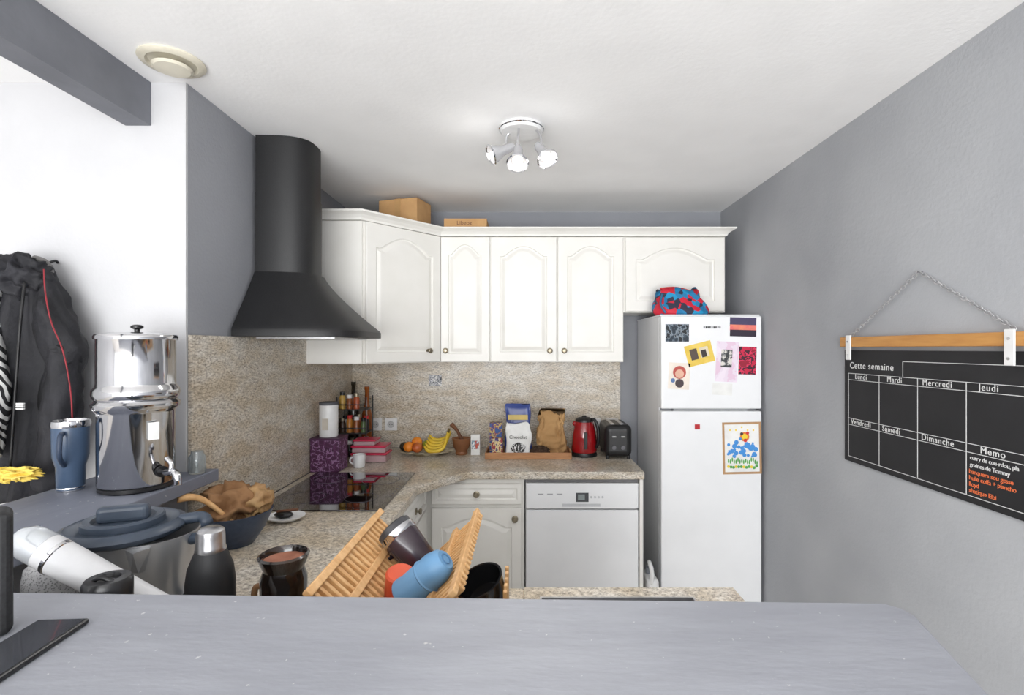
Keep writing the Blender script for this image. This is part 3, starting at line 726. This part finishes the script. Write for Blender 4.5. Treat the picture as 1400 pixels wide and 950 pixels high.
lathe('body',[(0,.068),(.030,.068),(.034,.064),(.043,-.035)],c,PUR,mg,axis=ax)
lathe('collar',[(.043,-.035),(.0445,-.037),(.0445,-.052),(.042,-.053)],c,STEEL,mg,axis=ax)
lathe('lid',[(.0425,-.053),(.0425,-.066),(.037,-.070),(0,-.070)],c,M('lid_dark',(60,60,64),rough=.3),mg,axis=ax)
pp=Vector((-.5,0.0,-.5)).normalized()
tube('handle',[c+ax*-.02+pp*.040,c+ax*-.015+pp*.065,c+ax*.03+pp*.062,c+ax*.04+pp*.036],.006,PUR,mg)
bcup=E('silicone_cup')
CB=M('cup_blue',(98,142,180),(106,150,188),rough=.5)
c=Vector((-.198,1.03,1.100)); ax=Vector((.62,-.12,.60)).normalized()
lathe('cup',[(.034,-.060),(.0365,-.060),(.0365,-.052),(.034,-.045),(.033,.03),(.027,.050),(.020,.057),(0,.058)],c,CB,bcup,axis=ax)
lathe('ridge',[(.0335,.0),(.0355,.003),(.0335,.006)],c,CB,bcup,axis=ax)
lathe('dimple',[(.012,.0575),(.012,.059),(.010,.059),(.010,.0578)],c,M('cup_blue2',(80,122,162)),bcup,axis=ax)
oc=E('orange_cup')
c2=Vector((-.264,1.085,1.058))
lathe('cup',[(.026,-.035),(.033,-.035),(.030,.03),(.026,.034),(.0,.034)],c2,M('cup_orange',(216,84,50),rough=.35),oc,axis=(.1,-.3,1))
bb=E('black_bowl')
lathe('bowl',[(0,-.036),(.027,-.036),(.043,-.018),(.050,.025),(.052,.029),(.047,.029),(.040,-.013),(0,-.026)],(-.085,1.07,1.052),M('bowl_black',(24,24,26),rough=.12),bb,axis=(-.35,-.25,.9))
cs_=E('cutlery_holder')
for (a,b,c_,d_) in [(-.135,-.04,1.0,1.008),(-.135,-.04,1.13,1.138),(-.135,-.127,1.008,1.13),(-.048,-.040,1.008,1.13)]:
    box('side',a,b,c_,d_,Z+.0005,1.005,BAMB,cs_,bevel=.002)
for i in range(5): box('slat',-.042,-.034,1.008+i*.028,1.020+i*.028,Z+.0005,1.08,BAMB,cs_,bevel=.002)
box('bottom',-.127,-.048,1.008,1.13,Z+.001,.92,BAMB,cs_)

# ---------------------------------------------------------------- jacket on wall
jk=E('hooded_jacket')
JM=M('jacket_black',(25,25,29),(36,36,42),scale=8,rough=.75,bump=.3,bscale=60)
def P(px,py,y=1.62): return ((px-717)*y/700,1.56-(py-476)*y/700)
def PX(px,py,y): a=P(px,py,y); return (a[0],y,a[1])
rows=[(352,14,48,.03),(362,0,60,.05),(378,-14,66,.06),(405,-30,70,.075),(440,-40,74,.085),(500,-50,78,.085),(560,-56,80,.085),(620,-58,78,.08),(660,-56,72,.075),(690,-48,56,.065)]
rings=[]
for i in range(len(rows)-1):
    for s in range(4):
        t=s/4; a=rows[i]; b=rows[i+1]
        py,l,r,dp=[a[k]*(1-t)+b[k]*t for k in range(4)]
        x0,z=P(l,py); x1,_=P(r,py); cx=(x0+x1)/2; w=(x1-x0)/2
        ring=[]
        for k in range(64):
            an=2*math.pi*k/64; f=1+.08*math.sin(7*an+z*3)+.45*noise.noise(Vector((math.cos(an)*3,math.sin(an)*3,z*3.0)))
            yy=1.63+dp*math.sin(an)*f*1.0
            ring.append((cx+w*math.cos(an)*(1+.05*noise.noise(Vector((an,z*8,2)))),min(yy,1.712),z+.006*math.sin(5*an)))
        rings.append(ring)
loft('jacket_body',rings,JM,jk)
tube('sleeve',[PX(56,376,1.62),PX(70,420,1.61),PX(86,468,1.60),PX(86,530,1.60),PX(76,610,1.60),PX(64,668,1.60)],.05,JM,jk,rs=[.03,.046,.054,.048,.042,.036],n=24,crumple=.5)
blob('sleeve_elbow',PX(92,482,1.60),(.036,.04,.05),.7,2,JM,jk,5,4,ridged=True)
blob('hood',PX(30,380,1.60),(.075,.06,.07),.4,1.6,JM,jk,8,5,ridged=True)
tube('placket',[PX(34,385,1.545),PX(28,440,1.525),PX(22,520,1.525),PX(14,640,1.535)],.004,M('zip_black',(14,14,16)),jk)
RC=M('cord_red',(140,36,46),rough=.6)
tube('red_cord',[PX(60,368,1.57),PX(62,400,1.56),PX(70,440,1.545),PX(86,480,1.540),PX(96,530,1.545),PX(99,572,1.56)],.002,RC,jk)
tube('grey_collar',[PX(48,354,1.64),PX(62,360,1.63),PX(68,374,1.63)],.012,M('collar_grey',(110,108,106)),jk)
for i in range(3):
    X_,Z_=P(27,552+i*3.4,1.527); box('logo',X_-.012,X_+.010,1.527,1.533,Z_-.002,Z_+.002,PW,jk)
tube('hanger_loop',[(-1.56,1.66,1.83),(-1.56,1.70,1.85),(-1.56,1.712,1.845)],.004,BLACK,jk)
def zebra():
    m=bpy.data.materials.new('zebra'); m.use_nodes=True; nt=m.node_tree; b=nt.nodes['Principled BSDF']
    tc=nt.nodes.new('ShaderNodeTexCoord'); w=nt.nodes.new('ShaderNodeTexWave'); w.inputs['Scale'].default_value=18; w.inputs['Distortion'].default_value=9; w.inputs['Detail Scale'].default_value=.6; w.bands_direction='DIAGONAL'
    r=nt.nodes.new('ShaderNodeValToRGB'); r.color_ramp.interpolation='CONSTANT'; r.color_ramp.elements[0].color=s2l((30,30,32)); r.color_ramp.elements[1].color=s2l((205,205,203)); r.color_ramp.elements[1].position=.5
    nt.links.new(tc.outputs['Object'],w.inputs[0]); nt.links.new(w.outputs[0],r.inputs[0]); nt.links.new(r.outputs[0],b.inputs[0]); b.inputs['Roughness'].default_value=.8
    return m
zs=E('zebra_scarf')
tube('cloth',[PX(10,352,1.64),PX(0,360,1.60),PX(-14,400,1.55),PX(-16,450,1.53),PX(-10,500,1.515),PX(-8,560,1.51),PX(-12,625,1.515)],.03,zebra(),zs,rs=[.01,.02,.03,.028,.034,.034,.02],n=18,crumple=.4)
yf=E('yellow_scarf')
YM=M('yellow_cloth',(224,188,50),(240,216,120),scale=12,rough=.7)
blob('cloth',PX(26,648,1.50),(.05,.022,.016),.9,1.8,YM,yf,4,5,ridged=True)
blob('cloth_fold',PX(-2,650,1.50),(.05,.025,.018),.8,1.8,YM,yf,9,5,ridged=True)

# ---------------------------------------------------------------- camera & light
cam=bpy.data.cameras.new('camera'); co=bpy.data.objects.new('camera',cam); COL.objects.link(co)
co.location=(0,0,1.56); co.rotation_euler=(math.radians(90),0,0)
cam.sensor_width=36; cam.lens=18; cam.shift_x=-17/1400; cam.shift_y=1/1400; cam.clip_start=.02
S.camera=co
w=bpy.data.worlds.new('world'); S.world=w; w.use_nodes=True
w.node_tree.nodes['Background'].inputs[0].default_value=(.99,.995,1,1); w.node_tree.nodes['Background'].inputs[1].default_value=1.65
L=bpy.data.lights.new('window_daylight','AREA'); L.shape='RECTANGLE'; L.size=3.0; L.size_y=2.1; L.energy=160; L.color=(.985,.995,1)
lo=bpy.data.objects.new('window_daylight',L); COL.objects.link(lo); lo.location=(-.3,-2.8,1.25); lo.rotation_euler=(math.radians(101),0,0)
